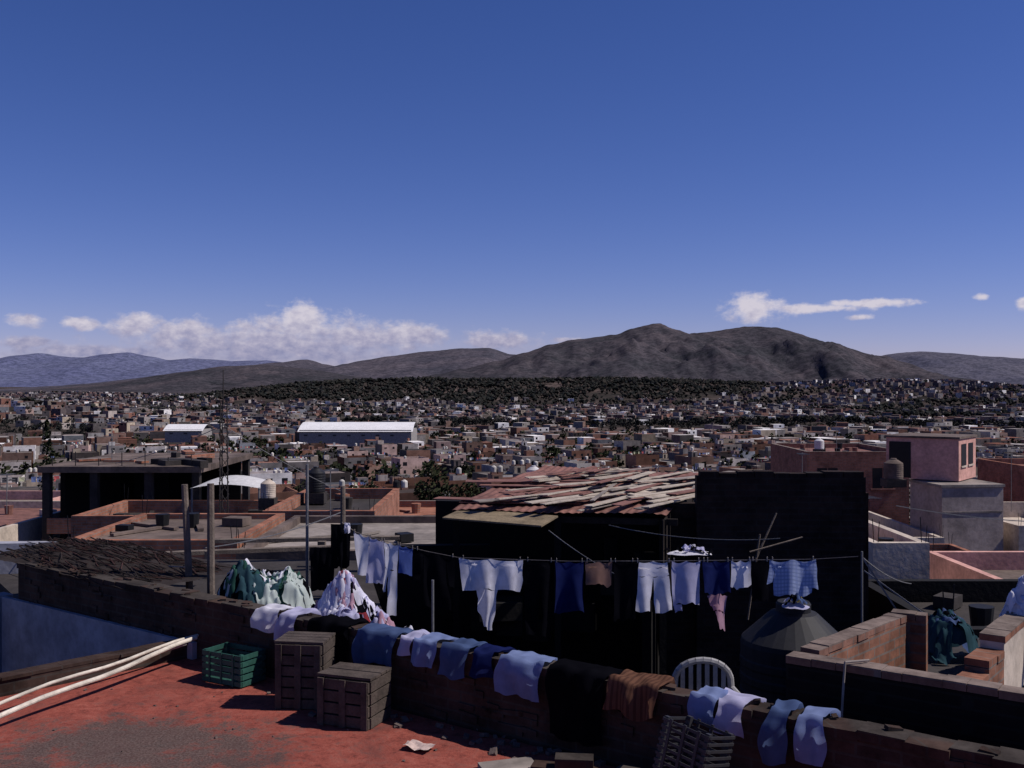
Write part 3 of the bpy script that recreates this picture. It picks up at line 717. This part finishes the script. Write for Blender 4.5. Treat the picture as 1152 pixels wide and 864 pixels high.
tow=lambda h:[(0,1,.01,.99,0,h)]
garment('white_shirt',.028,.065,tow(.46),CM['white']); garment('white_shirt',.067,.097,tow(.52),CM['lav'])
garment('white_trousers',.099,.135,[(0,1,.1,.9,0,.3),(.1,.5,.05,.4,.3,.55),(.5,.9,.5,.85,.3,.82)],CM['white']); garment('blue_shirt',.136,.168,tow(.32),CM['blue'])
garment('black_shirt',.172,.262,shirt(.62),CM['black'])
garment('white_long_underwear',.271,.408,[(0,1,.08,.97,0,.34),(.28,.62,.34,.54,.34,.76)],CM['white'])
garment('black_trousers',.412,.466,pants(.8),CM['black'])
garment('navy_shirt',.470,.527,tow(.54),CM['navy']); garment('brown_towel',.530,.582,tow(.25),CM['brown'])
garment('black_shirt',.585,.622,tow(.6),CM['black'])
garment('white_trousers',.625,.690,pants(.52),CM['white']); garment('lavender_shirt',.692,.742,[(0,1,.05,.95,0,.44),(.05,.3,.1,.3,.44,.52)],CM['lav'])
garment('navy_trousers',.745,.792,tow(.33),CM['navy'])
garment('pink_trousers',.752,.792,[(.1,1,.3,.9,.33,.5),(.35,.9,.5,.92,.5,.68)],CM['pink'])
garment('white_shirt',.795,.828,tow(.26),CM['white']); garment('black_cloth',.83,.857,tow(.4),CM['black'])
garment('plaid_shirt',.8596,.9345,[(.1,.9,.12,.9,0,.34),(.0,.1,-.03,.1,0,.22),(.9,1,.9,1.03,0,.30)],CM['plaid'])
def hang(name,p,w,h,mt,rot=0):
    mb=MB(); sd=R.random()*20
    def fn(u,v): return ((u-.5)*w*(1-.15*v),.05*math.sin(u*14+sd)*v+.04*noise.noise(Vector((u*4,v*3,sd))),-v*h*(1+.1*noise.noise(Vector((u*6,sd,0)))))
    mb.grid(fn,12,12); mb.build(name,[mt],loc=p,rot=rot,smooth=True)
hang('black_coat',(-1.98,11.85,-1.62),.24,.5,CM['black']); hang('white_cloth',(-1.9,11.8,-1.6),.07,.12,CM['white'])
hang('black_coat',(-2.2,11.9,-1.9),.3,.5,CM['black'])

def drape(name,s0,s1,hf_,mt,hb=.12,irr=.05):
    mb=MB(); sd=R.random()*30; tot=hb+.22+hf_; sk=R.uniform(-.05,.05)
    def fn(u,v):
        L_=v*tot; s_=s0+(s1-s0)*u+.05*noise.noise(Vector((v*3,sd,u)))+sk*v
        rip=.012+.05*(noise.noise(Vector((s_*11,v*2,sd)))+.5)
        if L_<hb: y,z=.2+.02,ZT+.02-(hb-L_)
        elif L_<hb+.22: y,z=.2-(L_-hb)+.0,ZT+.03+.025*noise.noise(Vector((s_*12,v*6,sd)))
        else:
            k=(L_-hb-.22); y,z=-.025-rip*min(1,k/.08),ZT+.02-k*(1+irr*noise.noise(Vector((s_*6,0,sd)))*4)
        return (s_,y,z)
    mb.grid(fn,20,26); return mb.build(name,[mt],loc=ORI,rot=WA,smooth=True)
drape('white_towel',4.0,4.28,.16,CM['white']); drape('blue_cloth',4.3,4.52,.2,CM['lav'])
drape('dark_cloth',4.66,5.1,.3,CM['black'])
drape('navy_trousers',5.2,5.62,.25,CM['denim']); drape('lavender_cloth',5.66,5.8,.12,CM['lav']); drape('lavender_cloth',5.82,6.05,.17,CM['ltden'])
drape('navy_shirt',6.1,6.34,.2,CM['denim']); drape('navy_shirt',6.36,6.56,.16,CM['navy'])
drape('light_blue_towel',6.62,6.98,.24,CM['ltden'])
drape('black_trousers',7.06,7.5,.42,CM['black']); drape('rust_cloth',7.55,7.92,.2,CM['rust'],irr=.09)
drape('jeans',8.1,8.27,.15,CM['ltden']); drape('jeans',8.28,8.47,.2,CM['lav']); drape('blue_jeans',8.6,8.76,.3,CM['denim']); drape('blue_jeans',8.78,8.95,.26,CM['ltden'])

def heap(name,c,rx,ry,rz,n,cols,size=.4):
    mb=MB(); names=list(cols); c=Vector(c); s1=R.random()*90
    def top(X,Y):
        q=(X/rx)**2+(Y/ry)**2; k=.75+.75*noise.noise(Vector((X/rx*1.4+s1,Y/ry*1.4,s1)))
        return rz*k*math.sqrt(1-q) if q<1 else -.6*(math.sqrt(q)-1)*rz
    def base_(u,v):
        a=u*6.2832; r=.92*v; X,Y=rx*r*math.cos(a),ry*r*math.sin(a); return c+Vector((X,Y,top(X,Y)-.02))
    mb.grid(base_,20,8,0)
    for k in range(n):
        a=R.uniform(0,6.28); r=R.uniform(0,.95); sd=R.random()*50; px_,py_=rx*r*math.cos(a),ry*r*math.sin(a); ro=R.uniform(0,3.14); w=size*R.uniform(.5,1.1); h=size*R.uniform(.3,.8)
        def fn(u,v):
            x=(u-.5)*w*(1+.5*noise.noise(Vector((v*3,sd,0)))); y=(v-.5)*h*(1+.5*noise.noise(Vector((u*3,sd,4)))); X=px_+x*math.cos(ro)-y*math.sin(ro); Y=py_+x*math.sin(ro)+y*math.cos(ro)
            z=max(top(X,Y),-.05)
            rid=1-abs(noise.noise(Vector((X*8+sd,Y*8,sd))))*3
            z+=.02+.07*size*2*rid+.05*noise.noise(Vector((X*24,Y*24+sd,sd)))
            return c+Vector((X,Y,z))
        mb.grid(fn,16,16,k%len(names))
    return mb.build(name,[CM[q] for q in names],smooth=True)
heap('tarpaulin_bundle',(-2.36,9.75,-2.14),.46,.32,.38,30,['green','paleg','paleg','black','paleg','teal','white','green'],.34)
heap('laundry_pile',(-1.5,9.05,-2.24),.47,.26,.40,40,['white','white','lav','pink','black','white','pink','red','lav'],.28)
heap('laundry_pile',(-1.05,8.75,-2.3),.25,.2,.36,16,['white','pink','black','lav'],.24)
tb=MB(); tb.box((0,0,-2.35),(1.5,.7,.3),m=0); tb.build('low_table',[m_wooddk],loc=(-1.55,9.0,0),rot=WA)
heap('teal_cloth_pile',(3.66,8.6,-2.25),.24,.22,.34,14,['teal','black','teal','denim'],.26)
heap('white_laundry_pile',(4.12,8.1,-2.02),.25,.3,.40,16,['white','white','lav','plaid','white'],.34)
heap('laundry_pile',(2.48,8.95,-1.94),.13,.12,.05,8,['lav','yellow','denim','black'],.11)
heap('laundry_pile',(2.15,12.4,-2.06),.3,.15,.08,10,['white','black','black','lav','black'],.14)

# ------------------------------------------------------------------ black tank, chair, crates
tinaco(2.5,9.1,-3.35,.46,1.42,mat('black_tank_plastic',(.016,.016,.020),.2,3,.65,0))
ch=MB()
def bar(a,b_,r=.016): ch.tube(a,b_,r,n=8)
n=12; top=[]
for k in range(n+1):
    a=math.pi*k/n; top.append(Vector((-.2*math.cos(a),-.02*math.sin(a),.62+.20*math.sin(a)**.7)))
for p,q in zip(top,top[1:]): bar(p,q,.024)
bar((-.2,0,.62),(-.19,-.03,.40),.024); bar((.2,0,.62),(.19,-.03,.40),.024)
for k in range(1,7):
    x=-.2+.4*k/7; zt=.62+.20*max(0,1-(x/.2)**2)**.45; ch.box((x,-.02,(zt+.42)/2),(.030,.012,zt-.42))
def seat(u,v): return ((u-.5)*.44,-.02-.42*v,.42+.015*math.cos((u-.5)*6)*-1)
ch.grid(seat,8,8); ch.box((0,-.23,.39),(.42,.42,.02))
for sx in(-1,1):
    bar((sx*.19,0,.41),(sx*.22,.04,0),.022); bar((sx*.2,-.42,.41),(sx*.23,-.46,0),.022)
    bar((sx*.205,0,.62),(sx*.25,-.34,.61),.022); bar((sx*.25,-.34,.61),(sx*.22,-.41,.41),.02)
ch.build('plastic_chair',[mat('greyed_white_plastic',(.30,.29,.29),.35,4,.5,0)],loc=(1.35,7.25,-2.77),rot=-.05)

def crate(name,loc,rot,dims,mt,slats=4,th=.012,gap=.35,corner=True,tilt=None):
    w,d,h=dims; mb=MB(); sh_=h/slats
    for k in range(slats):
        z=sh_*(k+.5)
        mb.box((0,-d/2,z),(w,th,sh_*(1-gap))); mb.box((0,d/2,z),(w,th,sh_*(1-gap)))
        mb.box((-w/2,0,z),(th,d-th*1.2,sh_*(1-gap))); mb.box((w/2,0,z),(th,d-th*1.2,sh_*(1-gap)))
    for sx in(-1,1):
        for sy in(-1,1): mb.box((sx*(w/2-.02),sy*(d/2-.02),h/2),(.03,.03,h-.004))
    for sx in(-.5,0,.5):
        for sy in(-1,1): mb.box((sx*w*.6,sy*(d/2+.008),h/2),(.018,.01,h-.006))
    mb.box((0,0,.012),(w-.03,d-.03,.015))
    o=mb.build(name,[mt],loc=loc); o.rotation_euler=(tilt[0] if tilt else 0,tilt[1] if tilt else 0,rot); return o
m_greenp=mat('green_plastic',(.026,.085,.07),.35,4,.5,0)
crate('plastic_crate',(-2.34,8.62,FL+.005),WA+.12,(.44,.28,.27),m_greenp,5,.012,.3)
m_crw=mat('crate_timber',(.075,.058,.05),.5,7)
def woodbox(name,x,y,w,d,h,rot,rows):
    mb=MB(); mb.box((0,0,h/2-.01),(w-.05,d-.05,h-.03),m=1)
    for r_ in range(rows):
        z=h*(r_+.5)/rows; sh_=h/rows-.014
        mb.box((0,-d/2,z),(w,.02,sh_),R.uniform(-.01,.01)); mb.box((0,d/2,z),(w,.02,sh_)); mb.box((-w/2,0,z),(.02,d-.03,sh_)); mb.box((w/2,0,z),(.02,d-.03,sh_))
    for sx in (-1,0,1): mb.box((sx*(w/2-.03),-d/2-.018,h/2),(.05,.012,h-.004))
    nb=4
    for k in range(nb): mb.box((0,-d/2+d*(k+.5)/nb,h+.008+R.uniform(0,.006)),(w+.02,d/nb-.006,.018),R.uniform(-.015,.015))
    mb.build(name,[m_crw,m_dark],loc=(x,y,FL),rot=rot)
woodbox('wooden_crate',-1.62,8.03,.37,.32,.50,WA+.5,6)
woodbox('wooden_crate',-1.17,7.62,.42,.34,.35,WA+.28,4)
crate('wire_crate',(1.0,6.02,FL+.02),WA-.2,(.34,.26,.48),mat('grey_wire',(.035,.035,.04),.2,4,.5,0),12,.007,.6,tilt=(-.22,.1))
m_cane=mat('pale_cane',(.60,.54,.46),.35,3)
for (a,b_,r,nm) in (((-4.35,6.9,FL+.03),(-2.86,9.33,FL+.21),.014,'white_pole'),((-4.3,6.25,FL+.03),(-2.84,9.2,FL+.22),.019,'white_pole'),((-4.2,6.15,FL+.03),(-2.9,9.1,FL+.19),.014,'white_pole')):
    mb=MB(); a=Vector(a);b_=Vector(b_); bw_=R.uniform(-.03,.03)
    P_=[a.lerp(b_,k/12)+Vector((bw_*math.sin(k/12*3.14)*2,0,.012*math.sin(k*1.3))) for k in range(13)]
    for k,(p,q_) in enumerate(zip(P_,P_[1:])): mb.tube(p,q_,r,n=10,caps=(k in(0,11)))
    mb.build(nm,[m_cane])
rb=MB()
for k in range(200):
    if k<100: p=WL(R.uniform(4.5,9.2),-abs(R.gauss(0,.22))-.04,FL+.008)
    else: p=Vector((R.uniform(-4,.5),R.uniform(5.6,8.6),FL+.004))
    s_=R.uniform(.008,.035) if k<100 else R.uniform(.004,.014)
    rb.box(p,(s_*2,s_*1.5,s_),R.uniform(0,3),m=0,tilt=(R.uniform(-.4,.4),R.uniform(-.4,.4)))
rb.build('rubble',[mat('stone_chip',(.12,.09,.08),.4,8)])
pp=MB()
def pf(u,v): return ((u-.5)*.2,(v-.5)*.13,.015+.02*noise.noise(Vector((u*3,v*3,0)))+.02*abs(u-.5))
pp.grid(pf,8,8); pp.build('paper_scrap',[mat('paper',(.5,.38,.34),.1,6,.9,0)],loc=(-.63,7.0,FL+.01),rot=-.5)
sl=MB(); sl.box((0,0,.02),(.36,.22,.03)); sl.build('stone_slab',[m_conc],loc=(-.02,6.62,FL),rot=.3)
bl=MB()
for k in range(5): bl.box((.15*k,R.uniform(-.03,.03),.05+(.07 if k%3==1 else 0)),(.24,.12,.07),R.uniform(-.7,.5))
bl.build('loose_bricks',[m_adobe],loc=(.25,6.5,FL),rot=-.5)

# ------------------------------------------------------------------ right brick parapets
bp=MB()
def wallseg(mb,a,b_,zt,zb,th,m=0,cm=0):
    a=Vector((a[0],a[1],0)); b_=Vector((b_[0],b_[1],0)); d_=b_-a; L_=d_.length; an=math.atan2(d_.y,d_.x); c_=(a+b_)/2
    mb.box((c_.x,c_.y,(zt-.05+zb)/2),(L_,th,zt-.05-zb),an,m)
    s_=0
    while s_<L_:
        w_=min(R.uniform(.12,.24),L_-s_+.001); p=a+d_.normalized()*(s_+w_/2)
        mb.box((p.x,p.y,zt-.024+R.uniform(-.006,.004)),(w_-.003,th+R.uniform(.0,.02),.05),an+R.uniform(-.015,.015),cm); s_+=w_
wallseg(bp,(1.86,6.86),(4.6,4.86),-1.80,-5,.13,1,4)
wallseg(bp,(2.03,6.98),(3.02,8.02),-1.80,-5,.13,0,4)
wallseg(bp,(3.02,8.14),(3.25,8.02),-1.80,-5,.13,0,4)
wallseg(bp,(2.95,6.75),(3.20,7.05),-1.98,-5,.16,0,2); wallseg(bp,(3.2,7.05),(3.45,7.36),-1.90,-5,.16,0,2); wallseg(bp,(3.45,7.36),(4.1,8.2),-1.80,-5,.16,3,2)
m_br2=brickmat('orange_brick',(.32,.15,.10),(.22,.105,.07),(.20,.16,.14),1,.7)
m_cop=brickmat('weathered_coping',(.30,.155,.115),(.20,.11,.085),(.20,.155,.135),1,.8)
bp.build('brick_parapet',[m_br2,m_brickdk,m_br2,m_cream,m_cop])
rc=MB(); rc.box((4.6,7.6,-3.6),(3.1,3.4,2.6),.05); rc.build('neighbour_roof',[m_concdk])
pi=MB(); pi.tube((2.05,6.45,-2.5),(2.13,6.55,-1.78),.008,n=8); pi.tube((2.13,6.55,-1.78),(2.3,6.6,-1.78),.008,n=8); pi.build('water_pipe',[m_conc])

wr=MB()
def wire(a,b_,sag,r=.006,n=16):
    a=Vector(a);b_=Vector(b_); P_=[a.lerp(b_,k/n)-Vector((0,0,4*sag*(k/n)*(1-k/n))) for k in range(n+1)]
    for p,q_ in zip(P_,P_[1:]): wr.tube(p,q_,r,n=4,caps=False)
wire((.45,12.6,-1.8),(1.25,12.0,-2.25),.03); wire((-3.2,10.6,-1.7),(-1.99,12.05,-1.5),.06); wire((1.2,12.7,-1.75),(3.3,12.6,-1.9),.08)
wire((3.24,9.48,-1.6),(4.6,11.8,-2.3),.05); wire((3.24,9.48,-1.6),(3.7,9.5,-2.3),.0,.01)
wire((3.3,9.6,-1.75),(3.9,9.3,-2.2),.0,.008); wire((-2.42,12.1,-1.5),(-1.99,12.05,-1.45),.03); wire((-7.05,25,-1),(-12,31,-2.4),.1,.01); wire((-7.05,25,-1),(-4.5,28,-3),.1,.01)
wire((6,16,-1.9),(12,18,-2.3),.2,.01); wire((-6.5,13.6,-2.2),(-3.3,10.6,-1.9),.03,.008)
wr.build('wires',[m_steel])
lb=MB()
for k,(x,y,z,L_,a) in enumerate([(-3.6,13.5,-2.2,2.8,.25),(-2.9,14.5,-2.2,2.6,.12),(-4.6,12.8,-2.35,1.6,-.2),(-3.2,11.6,-2.4,1.2,.5)]):
    lb.box((x,y,z),(L_,.12,.05),a,m=0)
lb.box((-3.9,13.2,-2.4),(.1,.1,.5)); lb.box((-2.6,14,-2.4),(.1,.1,.5)); lb.build('timber_beams',[m_wood])
for (x,y,h) in ((-30,95,9),(8,120,9),(40,150,10),(-12,75,8),(55,110,9),(22,85,8),(-75,150,10)):
    z=g(x,y); mb=MB(); mb.tube((0,0,0),(0,0,h),.14,.09,8); mb.box((0,0,h-.6),(1.8,.1,.12)); mb.box((.4,0,h-1.6),(.4,.4,.7))
    mb.build('utility_pole',[m_conc],loc=(x,y,z))
